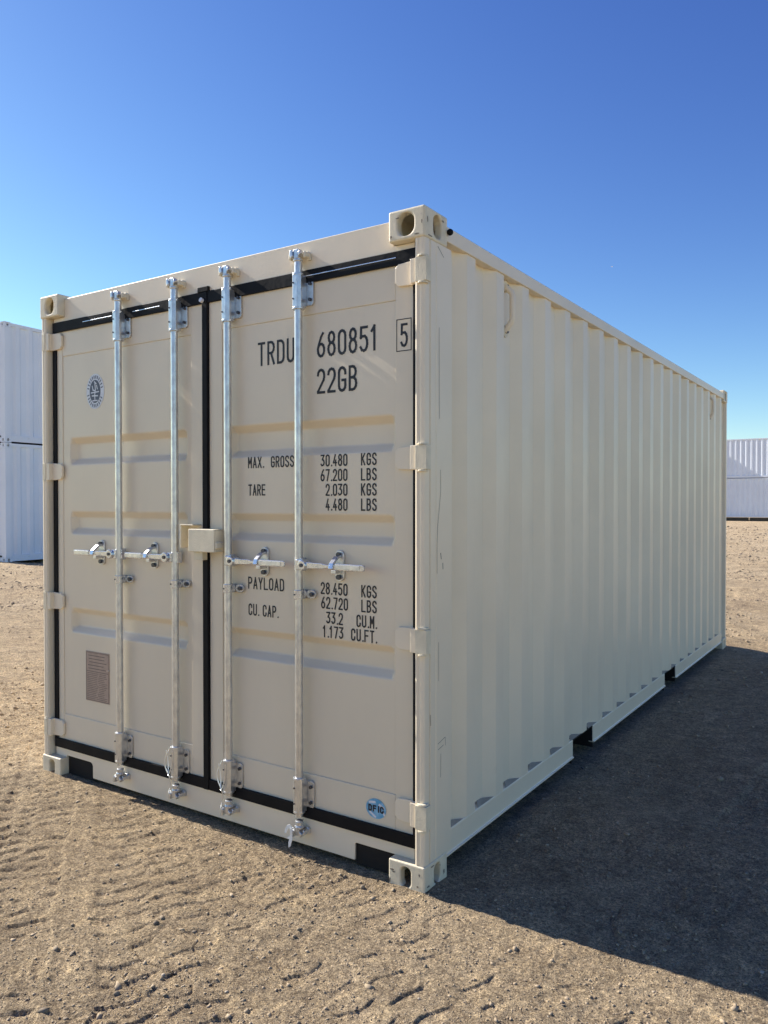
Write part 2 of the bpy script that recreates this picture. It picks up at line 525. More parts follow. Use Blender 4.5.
def make_pebbles():
    ico = bmesh.new()
    bmesh.ops.create_icosphere(ico, subdivisions=1, radius=1)
    base = np.array([v.co[:] for v in ico.verts])
    tris = np.array([[v.index for v in f.verts] for f in ico.faces])
    ico.free()
    n = 100000
    # denser close to the camera, so they read alike across the picture
    az = rng.uniform(-0.62, 0.62, n) - YAW
    r = 1.35 * (14 / 1.35) ** (rng.random(n) ** 1.35)
    px, py = CAM.x + r * np.sin(az), CAM.y + r * np.cos(az)
    size = 0.0010 + 0.0020 * rng.random(n) ** 3 + 0.0050 * rng.random(n) ** 22
    size *= 1 + 0.12 * (r - 1.3).clip(0, 6)
    clump = gnoise(px * 1.4 + 2, py * 1.4, 211) + 0.5 * gnoise(px * 5, py * 5, 212) + 0.9 * np.exp(-((px + 0.35) / 0.5) ** 2 - ((py + 0.18) / 0.25) ** 2)
    keep = (clump > rng.uniform(-1.3, 0.8, n)) & ~((px > -2.40) & (px < 0.0) & (py > 0.0) & (py < 6.058))
    px, py, size, r = px[keep], py[keep], size[keep], r[keep]
    # clods and stones farther off
    m_ = 60000
    az2 = rng.uniform(-0.60, 0.60, m_) - YAW
    r2 = 5.5 * (50 / 5.5) ** (rng.random(m_) ** 0.8)
    x2, y2 = CAM.x + r2 * np.sin(az2), CAM.y + r2 * np.cos(az2)
    s2 = (0.004 + 0.0009 * r2) * (0.4 + 1.0 * rng.random(m_) ** 4)
    k2 = ((gnoise(x2 * .35, y2 * .8, 301) + .7 * gnoise(x2 * 1.3, y2 * 1.6, 302)) > rng.uniform(-.7, .9, m_)) & ~((x2 > -2.5) & (x2 < 0.1) & (y2 > -0.1) & (y2 < 6.2))
    px, py, size = np.concatenate([px, x2[k2]]), np.concatenate([py, y2[k2]]), np.concatenate([size, s2[k2]])
    # a few larger stones seen in the photograph
    big = ((-0.575, -1.20, .013), (-0.42, -1.125, .011), (0.16, -0.60, .011), (-0.83, -0.99, .010), (-0.52, -0.67, .009), (-0.56, -0.69, .009),
           (-0.50, -1.00, .014), (-0.47, -1.03, .011), (0.02, -0.26, .010), (-0.23, -0.08, .012), (-0.15, -0.13, .010), (-0.05, -0.40, .009), (1.09, -0.05, .012), (0.7, 1.9, .016), (1.4, 2.6, .02), (0.5, 0.9, .012))
    px = np.concatenate([px, [b[0] for b in big]])
    py = np.concatenate([py, [b[1] for b in big]])
    size = np.concatenate([size, [b[2] for b in big]])
    n = len(px)
    pz = height(px, py, np.maximum(0.004, np.hypot(px - CAM.x, py - CAM.y) ** 2 * 0.0008))
    V = base[None] * (1 + 0.36 * rng.standard_normal((n, len(base), 1)).clip(-1.3, 1.4))
    V = V * np.stack([rng.uniform(0.8, 1.5, n), rng.uniform(0.7, 1.2, n), rng.uniform(0.5, 0.9, n)], -1)[:, None]
    a = rng.uniform(0, 6.28, n)
    c, s = np.cos(a)[:, None], np.sin(a)[:, None]
    V = np.stack([V[..., 0] * c - V[..., 1] * s, V[..., 0] * s + V[..., 1] * c, V[..., 2]], -1) * size[:, None, None]
    V += np.stack([px, py, pz + size * 0.2], -1)[:, None]
    F = (tris[None] + (np.arange(n) * len(base))[:, None, None]).reshape(-1, 3)
    me = bpy.data.meshes.new('pebbles')
    me.vertices.add(V.shape[0] * V.shape[1])
    me.vertices.foreach_set('co', V.astype(np.float32).ravel())
    me.loops.add(F.size)
    me.loops.foreach_set('vertex_index', F.astype(np.int32).ravel())
    me.polygons.add(len(F))
    me.polygons.foreach_set('loop_start', np.arange(0, F.size, 3, dtype=np.int32))
    me.update(calc_edges=True)
    o = bpy.data.objects.new('pebbles', me)
    C.objects.link(o)
    me.materials.append(pebble_material())
    o['kind'] = 'stuff'
    o['label'] = 'small loose stones and grit scattered over the sandy ground'
    o['category'] = 'pebbles'
make_pebbles()

# ------------------------------------------------------------------ the beige container
W, LEN, H = 2.438, 6.058, 2.591
box_root = thing('shipping_container', 'large beige shipping container with lettered double doors and four lock rods', 'container', (0, 0, 0))
ZB = -0.022                                     # castings are bedded a little into the dirt

def casting_mesh(front_hole, side_hole, z0, z1):
    """right-hand front casting, front on y=0, side on x=0"""
    bm = bmesh.new()
    w, dpt, h = 0.162, 0.178, z1 - z0
    hc = h / 2
    holed_face(bm, (-w, 0, z0), (1, 0, 0), (0, 0, 1), w, h, (w / 2 - 0.004, hc), *front_hole, 0.032)
    holed_face(bm, (0, 0, z0), (0, 1, 0), (0, 0, 1), dpt, h, (dpt / 2 + 0.012, hc), *side_hole, 0.032)
    def quad(*p):
        bm.faces.new([bm.verts.new(q) for q in p])
    quad((-w, 0, z0), (0, 0, z0), (0, dpt, z0), (-w, dpt, z0))
    quad((-w, 0, z1), (0, 0, z1), (0, dpt, z1), (-w, dpt, z1))
    quad((-w, 0, z0), (-w, 0, z1), (-w, dpt, z1), (-w, dpt, z0))
    quad((-w, dpt, z0), (0, dpt, z0), (0, dpt, z1), (-w, dpt, z1))
    bmesh.ops.remove_doubles(bm, verts=bm.verts, dist=1e-5)
    return bm

def mirror(bm, sx=False, sy=False):
    for v in bm.verts:
        if sx:
            v.co.x = -W - v.co.x
        if sy:
            v.co.y = LEN - v.co.y
    return bm

for sx in (False, True):
    for sy in (False, True):
        link('corner_casting', mirror(casting_mesh((0.075, 0.088), (0.062, 0.090), H - 0.118, H), sx, sy), M['casting'], box_root, 0.008, 3)
        link('corner_casting', mirror(casting_mesh((0.047, 0.080), (0.050, 0.080), ZB, 0.090), sx, sy), M['casting'], box_root, 0.006, 3)

# chips and rub marks on the door-end castings
chip_rng = random.Random(5)
for cx_, cz_, r1, r2 in ((-.146, .050, .010, .004), (-.138, .043, .008, .003), (-.088, -.012, .014, .009), (-.030, .012, .006, .003), (-.022, .058, .004, .007), (-.156, .006, .004, .010),
                         (-.120, 2.560, .009, .003), (-.035, 2.486, .012, .003), (-.150, 2.492, .004, .007), (-.012, 2.530, .003, .010)):
    bm = bmesh.new()
    n_ = 11
    extr(bm, [(cx_ + r1 * math.cos(6.283 * k / n_) * chip_rng.uniform(.5, 1.2), cz_ + r2 * math.sin(6.283 * k / n_) * chip_rng.uniform(.5, 1.2)) for k in range(n_)], -.0008, .001, 'y')
    link('paint_chip', bm, M['scuff'], box_root)
for cy_, cz_, r1, r2 in ((.030, .010, .010, .005), (.060, .075, .014, .003), (.150, .020, .006, .012), (.040, 2.484, .018, .003), (.140, 2.565, .010, .004), (.022, 2.540, .004, .014)):
    bm = bmesh.new()
    extr(bm, [(cy_ + r1 * math.cos(6.283 * k / 11) * chip_rng.uniform(.5, 1.2), cz_ + r2 * math.sin(6.283 * k / 11) * chip_rng.uniform(.5, 1.2)) for k in range(11)], -.001, .0008, 'x')
    link('paint_chip', bm, M['scuff'], box_root)

# corner posts
front_post = [(-.050, .10), (-.047, .016), (-.044, .006), (-.036, .004), (-.031, .0075), (-.026, .008), (-.020, .0045), (-.010, .006), (-.005, .011), (-.0035, .020), (-.0035, .044), (-.009, .045), (-.009, .050), (-.0035, .051), (-.0035, .086),
              (-.005, .088), (-.005, .093), (-.003, .096), (-.0025, .212), (-.008, .218), (-.055, .218), (-.055, .20), (-.018, .20), (-.018, .10)]
rear_post = [(-.060, 0.003), (-.012, .003), (-.004, .008), (-.0025, .016), (-.0025, .052), (-.034, .060), (-.034, .20), (-.055, .20), (-.060, .06)]
for sx in (False, True):
    bm = bmesh.new(); extr(bm, front_post, 0.090, H - 0.118); link('corner_post', mirror(bm, sx), M['paint'], box_root, 0.002, 2)
    bm = bmesh.new(); extr(bm, rear_post, 0.090, H - 0.118); link('corner_post', mirror(bm, sx, True), M['paint'], box_root, 0.002, 2)

# header and sill of the door end
bm = bmesh.new()
extr(bm, [(-2.275, 2.570), (-2.275, 2.472), (-2.371, 2.472), (-2.371, 2.436), (-.067, 2.436), (-.067, 2.472), (-.163, 2.472), (-.163, 2.570)], .040, .10, 'y')
box(bm, -2.27, -.17, .1, .16, 2.46, 2.567)
link('header', bm, M['paint'], box_root, 0.003)
bm = bmesh.new()
r_ = .018
extr(bm, [(-2.371, .146), (-2.371, .0905), (-2.277, .0905), (-2.277, .100), (-2.072, .100), (-2.058, .094), (-2.052, .082), (-2.052, .018),
          (-.352, .018), (-.352, .084), (-.346, .090), (-.163, .090), (-.067, .0905), (-.067, .146)], .040, .050, 'y')
box(bm, -2.045, -.36, .05, .12, .024, .14)
link('sill', bm, M['paint'], box_root, 0.002)
bm = bmesh.new()
box(bm, -2.371, -.067, .051, .13, .147, .155)
link('threshold', bm, M['paint'], box_root, 0.002)
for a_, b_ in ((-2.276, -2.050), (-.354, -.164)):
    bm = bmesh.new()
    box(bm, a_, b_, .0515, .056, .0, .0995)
    link('notch_shade_plate', bm, M['under'], box_root)  # near-black plate put in for the shade inside the sill notch

# roof, floor underside, rear wall
bm = bmesh.new()
box(bm, -2.39, -.05, .16, 5.95, 2.545, 2.549)
for k in range(26):
    y = .30 + k * .21
    box(bm, -2.25, -.19, y, y + .09, 2.5495, 2.563)
link('roof', bm, M['paint'], box_root, 0.004)
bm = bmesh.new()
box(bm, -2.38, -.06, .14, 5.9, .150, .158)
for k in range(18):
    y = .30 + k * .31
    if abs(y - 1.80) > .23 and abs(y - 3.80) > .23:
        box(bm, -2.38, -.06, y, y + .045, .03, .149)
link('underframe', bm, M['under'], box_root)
bm = bmesh.new()
box(bm, -2.38, -.06, 6.0, 6.03, .12, 2.50)
for k in range(8):
    x = -2.2 + k * .27
    box(bm, x, x + .1, 6.031, 6.055, .17, 2.44)
link('rear_wall', bm, M['paint'], box_root, 0.006)

# side walls: trapezoid corrugation
def side_profile():
    P = .2825
    y = .217
    pts = [(-.046, y), (-.046, .300), (-.012, .366)]
    e = .442
    while True:
        pts.append((-.012, e))
        if e + .068 + .07 > 5.80:
            break
        pts += [(-.046, e + .066), (-.046, e + .138), (-.012, e + .206)]
        e += P
    pts += [(-.046, e + .06), (-.046, 5.862)]
    return pts
prof = side_profile()
for sx in (False, True):
    bm = bmesh.new()
    lo = [bm.verts.new((x, y, .1605)) for x, y in prof]
    hi = [bm.verts.new((x, y, 2.504)) for x, y in prof]
    for k in range(len(prof) - 1):
        bm.faces.new((lo[k], lo[k + 1], hi[k + 1], hi[k]))
    link('side_wall', mirror(bm, sx), M['paint'], box_root, 0.005, 3)
    bm = bmesh.new()
    extr(bm, [(-.062, 2.500), (-.006, 2.500), (-.004, 2.503), (-.004, 2.557), (-.008, 2.561), (-.058, 2.561), (-.062, 2.557)], .178, 5.880, 'y')
    link('top_rail', mirror(bm, sx), M['paint'], box_root, 0.002)
    bm = bmesh.new()
    for y0, y1 in ((.1785, 1.632), (1.968, 3.632), (3.974, 5.880)):
        extr(bm, [(-.040, .060), (-.006, .060), (-.005, .066), (-.011, .069), (-.013, .073), (-.013, .156), (-.016, .161), (-.055, .161), (-.055, .156), (-.019, .155), (-.018, .066), (-.040, .065)], y0, y1, 'y')
    link('bottom_rail', mirror(bm, sx), M['paint'], box_root, 0.0015)
    if sx:
        continue
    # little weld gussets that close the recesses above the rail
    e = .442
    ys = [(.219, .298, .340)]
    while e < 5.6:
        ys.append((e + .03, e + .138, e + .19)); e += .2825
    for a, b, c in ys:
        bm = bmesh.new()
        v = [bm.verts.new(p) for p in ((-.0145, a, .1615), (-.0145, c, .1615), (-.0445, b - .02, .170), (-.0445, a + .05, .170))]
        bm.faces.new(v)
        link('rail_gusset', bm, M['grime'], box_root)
# fork pockets
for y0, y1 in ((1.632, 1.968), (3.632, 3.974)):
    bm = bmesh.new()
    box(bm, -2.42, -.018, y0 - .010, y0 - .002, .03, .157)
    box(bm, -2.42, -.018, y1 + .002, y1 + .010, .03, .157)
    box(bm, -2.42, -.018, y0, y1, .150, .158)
    link('fork_pocket', bm, M['under'], box_root)  # pocket walls near-black: the shade inside is in their colour

# lashing handles on the side wall
for yh in (.795, 5.36):
    bm = bmesh.new()
    zt, zb = 2.468, 2.262
    x0 = -.044
    tube(bm, [(x0 + .004, yh, zt + .004), (x0 + .014, yh + .002, zt - .010), (x0 + .034, yh + .006, zt - .030), (x0 + .038, yh + .008, zt - .045), (x0 + .038, yh + .008, zb + .055), (x0 + .034, yh + .006, zb + .042),
              (x0 + .014, yh + .002, zb + .012), (x0 + .004, yh, zb)], .0135, 12)
    hd = link('lashing_handle', bm, M['paint'], box_root, smooth=True)
    for z in (zt, zb):
        bm = bmesh.new()
        extr(bm, [(yh + a, z + b) for a, b in obround(.050, .056, 16)], x0 + .001, x0 + .009, 'x')
        link('handle_foot', bm, M['casting'], hd, 0.0015)
        bm = bmesh.new()
        tube(bm, [(x0 + .009, yh + .004, z), (x0 + .020, yh + .004, z)], .009, 6)
        link('foot_bolt', bm, M['dark_metal'], hd)

# black plug in the top casting
bm = bmesh.new()
bmesh.ops.create_uvsphere(bm, u_segments=14, v_segments=8, radius=.013)
for v in bm.verts:
    v.co += Vector((.008, .183, 2.535))
box(bm, -.006, .004, .178, .186, 2.530, 2.540)
link('rubber_plug', bm, M['rubber'], box_root, smooth=True)

# scratches on the corner post
def strokes(bm, lines, w, y=None, x=None, z_off=0.0):
    """thin ribbons in the plane y=... or x=..."""
    k = 0
    for ln in lines:
        for (a0, b0), (a1, b1) in zip(ln, ln[1:]):
            da, db = a1 - a0, b1 - b0
            L_ = math.hypot(da, db)
            if L_ < 1e-9:
                continue
            ea, eb = da / L_ * w * .5, db / L_ * w * .5
            na, nb = -eb, ea
            off = z_off + k * 1.2e-5
            k += 1
            q = [(a0 - ea + na, b0 - eb + nb), (a0 - ea - na, b0 - eb - nb), (a1 + ea - na, b1 + eb - nb), (a1 + ea + na, b1 + eb + nb)]
            if y is not None:
                bm.faces.new([bm.verts.new((p, y - off, r)) for p, r in q])
            else:
                bm.faces.new([bm.verts.new((x + off, p, r)) for p, r in q])

for ln, w_ in (([(.125, 1.60), (.128, 1.52), (.118, 1.46), (.104, 1.38), (.100, 1.31), (.100, 1.20)], .0022), ([(.128, 1.275), (.132, 1.255)], .005), ([(.145, 1.235), (.146, 1.215)], .005),
               ([(.108, .535), (.165, .548), (.168, .515)], .0022), ([(.110, .512), (.150, .520)], .0022), ([(.13, .49), (.128, .40)], .0022),
               ([(.105, 2.46), (.150, 2.43)], .003), ([(.115, 2.15), (.116, 1.85), (.118, 1.80)], .0025), ([(.112, .93), (.113, .78)], .002), ([(.05, .66), (.052, .62)], .003)):
    bm = bmesh.new()
    strokes(bm, [ln], w_, x=-.0022)
    link('scratch_mark', bm, M['scuff'], box_root)

# ------------------------------------------------------------------ doors
YP, YS = .047, .042                               # panel plane and stile plane
def yz(z):
    """recess depth of the door panel at height z"""
    d_ = 0
    for zt, zb in ((1.818, 1.676), (1.424, 1.304), (.906, .776)):
        if zb < z < zt:
            d_ = max(d_, min(1, (zt - z) / .030, (z - zb) / .030))
    return d_ * .034

def make_door(x0, x1, stile_l, stile_r, rib_l, rib_r, left):
    bm = bmesh.new()
    zb, zt = .150, 2.436
    box(bm, x0, stile_l, YS, .09, zb, zt)
    box(bm, stile_r, x1, YS, .09, zb, zt)
    box(bm, stile_l, stile_r, YS + .001, .09, zb, .325)
    box(bm, stile_l, stile_r, YS + .001, .09, 2.262, zt)
    door = link('door', bm, M['door_paint'], box_root, 0.003)
    # pressed panel with three recessed bands
    zs = [.3255]
    for t, b_ in ((.906, .776), (1.424, 1.304), (1.818, 1.676)):
        zs += [b_, b_ + .030, t - .030, t]
    zs.append(2.2615)
    xs = [stile_l + .0005, rib_l, rib_l + .022, rib_r - .022, rib_r, stile_r - .0005]
    bm = bmesh.new()
    grid = [[bm.verts.new((x, YP + (yz(z) if 1 < i < 4 else 0), z)) for i, x in enumerate(xs)] for z in zs]
    for a, b_ in zip(grid, grid[1:]):
        for k in range(len(xs) - 1):
            bm.faces.new((a[k], a[k + 1], b_[k + 1], b_[k]))
    link('door_panel', bm, M['door_paint'], door, 0.006, 3)
    return door

doorR = make_door(-1.180, -.0705, -1.097, -.157, -1.055, -.163, False)
doorL = make_door(-2.366, -1.2135, -2.300, -1.300, -2.240, -1.335, True)

# gaskets: body plus a raised lip
def gasket(door, parts):
    bm = bmesh.new()
    for b_ in parts:
        box(bm, *b_)
    link('gasket', bm, M['rubber'], door, 0.002)
gasket(doorR, [(-1.1795, -.0505, .031, .0415, 2.394, 2.448), (-.0700, -.0500, .030, .06, .150, 2.3915), (-1.1795, -.0505, .031, .0415, .137, .187)])
gasket(doorL, [(-2.371, -1.2135, .031, .0415, 2.394, 2.448), (-2.3875, -2.367, .042, .06, .150, 2.40), (-2.3665, -2.343, .034, .0415, .19, 2.3915),
               (-1.2130, -1.1810, .028, .060, .137, 2.446), (-2.371, -1.2135, .031, .0415, .137, .187), (-1.240, -1.172, .026, .055, 2.4465, 2.470)])
for dd_, a, b_ in ((doorR, -.60, -.145), (doorL, -2.10, -1.86), (doorL, -1.70, -1.50)):
    bm = bmesh.new()
    box(bm, a, b_, .0265, .0305, 2.4195, 2.4235)
    link('sunlit_lip_strip', bm, M['zinc'], dd_, 0.001)  # bright strip sections standing in for the sunlit lip of the gasket
bm = bmesh.new()
tube(bm, [(-1.207, .027, 2.405), (-1.207, .014, 2.408)], .011, 12)
link('retainer_nub', bm, M['sticker_white'], doorL, 0.001)

# hinges
def hinge(door, z, left):
    bm = bmesh.new()
    s = lambda x: (-W - x) if left else x
    h = .046
    pts = [(-.066, z - h), (-.066, z + h), (-.135, z + h * .92), (-.150, z + h * .62), (-.150, z - h * .62), (-.135, z - h * .92)]
    extr(bm, [(s(a), b_) for a, b_ in pts], .028, .0415, 'y')
    yf = .0015 if left else -.004
    box(bm, min(s(-.068), s(-.040)), max(s(-.068), s(-.040)), .006, .030, z - h, z + h)
    o = link('hinge', bm, M['paint'], door, 0.002)
    bm = bmesh.new()
    xo = -.014 if left else .010
    box(bm, min(s(xo), s(-.0395)), max(s(xo), s(-.0395)), yf, .032, z - h, z + h)
    for z2 in (z - h - .008, z + h + .0005):
        tube(bm, [(s(-.030 if left else -.014), .012, z2), (s(-.030 if left else -.014), .012, z2 + .0075)], .010 if left else .021, 14)
    link('hinge_lug', bm, M['casting'], door, 0.0015)
for z in (2.352, 1.645, .947, .278):
    hinge(doorR, z, False)
for z in (2.344, 1.640, .937, .245):
    hinge(doorL, z, True)

# lock rods, brackets, cams, clips, handles
ROD_Y = .006
def rod_set(door, x, hdir, top_seal):
    bm = bmesh.new()
    tube(bm, [(x, ROD_Y, .150), (x, ROD_Y, 2.462)], .0170, 20)
    link('lock_rod', bm, M['galv'], door, smooth=True)
    for z0, z1 in ((2.286, 2.424), (.172, .310)):
        bm = bmesh.new()
        pts = [(x + .0235 * a, ROD_Y + .0235 * b_) for a, b_ in ((-1, -.45), (-.5, -1), (.5, -1), (1, -.45), (1, .9), (-1, .9))]
        extr(bm, pts, z0, z1)
        tube(bm, [(x, ROD_Y, z0 - .006), (x, ROD_Y, z0 + .004)], .0255, 20)
        tube(bm, [(x, ROD_Y, z1 - .004), (x, ROD_Y, z1 + .006)], .0255, 20)
        box(bm, x + .010, x + .022, .012, .0405, z0 + .012, z1 - .012)
        box(bm, x + .022, x + .034, .034, .0405, z0 + .012, z1 - .012)
        extr(bm, [(x + .043 + a, (z0 + z1) / 2 + b_) for a, b_ in obround(.029, z1 - z0 - .022, 20)], .0325, .0405, 'y')
        o = link('rod_bracket', bm, M['galv'], door, 0.0015)
        for z in (z0 + .036, z1 - .036):
            bm = bmesh.new()
            tube(bm, [(x + .043, .0325, z), (x + .043, .024, z)], .0075, 6)
            link('bracket_bolt', bm, M['dark_metal'], door)
            bm = bmesh.new()
            tube(bm, [(x - .008, ROD_Y - .0235, z), (x - .008, ROD_Y - .027, z)], .0035, 8)
            link('bracket_rivet', bm, M['dark_metal'], door)
    # cams and their keepers
    for zc, sg, mm in ((2.503, 1, 'paint'), (.088, -1, 'galv')):
        cm_ = M['casting'] if sg > 0 else M['galv']
        bm = bmesh.new()
        tube(bm, [(x, ROD_Y, zc - sg * .045), (x, ROD_Y, zc - sg * .026), (x, ROD_Y, zc - sg * .020), (x, ROD_Y, zc - sg * .012)], [.0172, .0172, .0205, .0205], 14)
        box(bm, x - .012, x + .013, ROD_Y - .018, ROD_Y + .012, zc - .014, zc + .026)
        extr(bm, [(x - .030, zc + sg * .002), (x - .026, zc + sg * .024), (x - .014, zc + sg * .022), (x - .011, zc - sg * .004), (x - .020, zc - sg * .012)], ROD_Y - .026, ROD_Y + .004, 'y')
        extr(bm, [(x + .028, zc + sg * .004), (x + .020, zc + sg * .020), (x + .0135, zc + sg * .012), (x + .0135, zc - sg * .008)], ROD_Y - .020, ROD_Y + .006, 'y')
        link('cam', bm, M['galv'], door, 0.003)
        q_ = 1.0 if sg > 0 else .78
        bm = bmesh.new()
        extr(bm, [(x - .046, zc - .016), (x - .046, zc + .012), (x - .036, zc + .020), (x + .036, zc + .020), (x + .046, zc + .010), (x + .046, zc - .018), (x + .034, zc - .018), (x + .030, zc + .002),
                  (x - .030, zc + .002), (x - .034, zc - .016)], .024, .0395, 'y')
        for sx_ in (-1, 1):
            extr(bm, [(x + sx_ * .033, zc - sg * .016), (x + sx_ * .047, zc - sg * .010), (x + sx_ * .044, zc + sg * .012), (x + sx_ * .034, zc + sg * .014)], -.004, .0245, 'y')
        for v_ in bm.verts:
            v_.co.x = x + (v_.co.x - x) * q_
            v_.co.z = zc + (v_.co.z - zc) * q_
        link('cam_keeper', bm, cm_, box_root, 0.003)
    # guide clip
    bm = bmesh.new()
    z = 1.088
    tube(bm, [(x, ROD_Y, z - .019), (x, ROD_Y, z + .019)], .0225, 20)
    box(bm, x - .020, x + .020, ROD_Y + .004, .0405, z - .019, z + .019)
    extr(bm, [(x + .044 + a, z + b_) for a, b_ in obround(.050, .036, 16)], .031, .0405, 'y')
    link('rod_clip', bm, M['zinc'], door, 0.0012)
    bm = bmesh.new()
    tube(bm, [(x + .050, .031, z), (x + .050, .022, z)], .0095, 6)
    link('clip_bolt', bm, M['dark_metal'], door)
    bm = bmesh.new()
    tube(bm, [(x - .006, ROD_Y - .0205, z), (x - .006, ROD_Y - .024, z)], .004, 8)
    link('clip_bolt', bm, M['dark_metal'], door)
    # handle
    z = 1.214
    yh = -.014
    bm = bmesh.new()
    hx = x + hdir * .040
    extr(bm, [(x - .022, z - .028), (x + .022, z - .028), (x + .022, z + .028), (x - .022, z + .028)], ROD_Y - .006, ROD_Y + .026, 'y')
    tube(bm, [(hx, ROD_Y + .016, z), (hx, yh - .014, z)], .0235 if hdir < 0 else .021, 14)
    box(bm, min(x, hx), max(x, hx), -.018, .016, z - .022, z + .022)
    hub = link('handle_hub', bm, M['zinc'], door, 0.003)
    bm = bmesh.new()
    tube(bm, [(hx, yh - .0145, z), (hx, yh - .019, z)], .008, 8)
    link('hub_bolt', bm, M['dark_metal'], door)
    bm = bmesh.new()
    e = lambda t: hx + hdir * t
    prof_h = [(0.0, .013), (.10, .011), (.13, .006), (.16, .008), (.175, .014), (.290, .013), (.298, .009)] if hdir < 0 else [(0.0, .013), (.10, .011), (.13, .006), (.16, .008), (.175, .014), (.304, .013), (.312, .009)]
    top = [(e(a), z + b_) for a, b_ in prof_h]
    bot = [(e(a), z - b_) for a, b_ in prof_h][::-1]
    extr(bm, top + bot, yh - .006, yh + .003, 'y')
    link('handle', bm, M['zinc'] if hdir < 0 else M['zinc'], door, 0.002)
    bm = bmesh.new()
    gx = e(.232)
    box(bm, gx - .060, gx + .060, yh - .0082, yh - .0065, z - .009, z + .009)
    link('handle_grip', bm, M['galv'], door, 0.001)
    # catch plate with bolts and swinging hasp
    cx = e(.142 if hdir < 0 else .150)
    bm = bmesh.new()
    extr(bm, [(cx + a, z + b_) for a, b_ in obround(.046, .128, 24)], .036, .0460, 'y')
    box(bm, cx - .012, cx + .012, -.006, .036, z - .030, z - .015)
    link('catch_plate', bm, M['galv'], door, 0.002)
    for dz in (-.046, .046):
        bm = bmesh.new()
        tube(bm, [(cx, .036, z + dz), (cx, .024, z + dz)], .011, 6)
        link('catch_bolt', bm, M['dark_metal'], door)
    bm = bmesh.new()
    extr(bm, [(.034, z + .046), (.010, z + .040), (-.022, z + .014), (-.029, z - .008), (-.023, z - .012), (-.018, z + .006), (.014, z + .030), (.034, z + .034)],
         cx - .010, cx + .012, 'x')
    link('hasp', bm, M['zinc'], door, 0.002)
    if top_seal:
        bm = bmesh.new()
        pts = []
        for k in range(26):
            t = k / 25
            pts.append((x - .026 - .012 * math.sin(t * 9.0 + x), ROD_Y - .026 - .010 * math.sin(t * 5), .315 - .235 * t))
        tube(bm, pts, .0026, 6)
        pts = [(x - .030 + .040 * k / 9, ROD_Y - .034 + .006 * math.sin(k), .30 - .115 * math.sin(math.pi * k / 9)) for k in range(10)]
        tube(bm, pts, .0022, 6)
        link('seal_wire', bm, M['wire'], door, smooth=True)

rod_set(doorL, -1.784, -1, False)
rod_set(doorL, -1.374, -1, True)
rod_set(doorR, -1.027, 1, True)
rod_set(doorR, -.616, 1, False)
bm = bmesh.new()
extr(bm, [(-.662, .098), (-.650, .118), (-.634, .124), (-.622, .112), (-.622, .094), (-.629, .084), (-.631, .100), (-.638, .108), (-.648, .100), (-.655, .084), (-.664, .082)], -.034, -.031, 'y')
extr(bm, [(-.650, .064), (-.630, .082), (-.618, .086), (-.622, .060), (-.630, .034), (-.640, .026), (-.641, .048), (-.636, .062)], -.036, -.033, 'y')
extr(bm, [(-.628, .080), (-.620, .080), (-.622, .112), (-.630, .108)], -.0375, -.0345, 'y')
link('tape_strip', bm, M['tape'], doorR)

# lock box over the middle of the doors
bm = bmesh.new()
bx0, bx1 = -1.246, -1.078
box(bm, bx0, bx1, -.030, -.024, 1.248, 1.352)
box(bm, bx0, bx1, -.0235, .034, 1.346, 1.352)
box(bm, bx0, bx0 + .006, -.0235, .034, 1.248, 1.3455)
box(bm, bx1 - .006, bx1, -.0235, .034, 1.248, 1.3455)
extr(bm, [(bx1 + .0005, 1.262), (bx1 + .012, 1.268), (bx1 + .012, 1.292), (bx1 + .0005, 1.298)], -.026, .020, 'y')
lb = link('lock_box', bm, M['casting'], doorL, 0.003)
bm = bmesh.new()
box(bm, -1.322, -1.236, -.012, .0415, 1.366, 1.372)
box(bm, -1.322, -1.314, -.012, .0415, 1.262, 1.367)
link('lock_box_bracket', bm, M['casting'], doorL, 0.002)
bm = bmesh.new()
box(bm, -1.236, -1.180, -.004, .0275, 1.208, 1.2475)
link('lock_box_tab', bm, M['casting'], doorL, 0.002)

# ------------------------------------------------------------------ lettering
def arc(cx, cy, rx, ry, a0, a1, n=6):
    return [(cx + rx * math.cos(R(a0 + (a1 - a0) * k / n)), cy + ry * math.sin(R(a0 + (a1 - a0) * k / n))) for k in range(n + 1)]
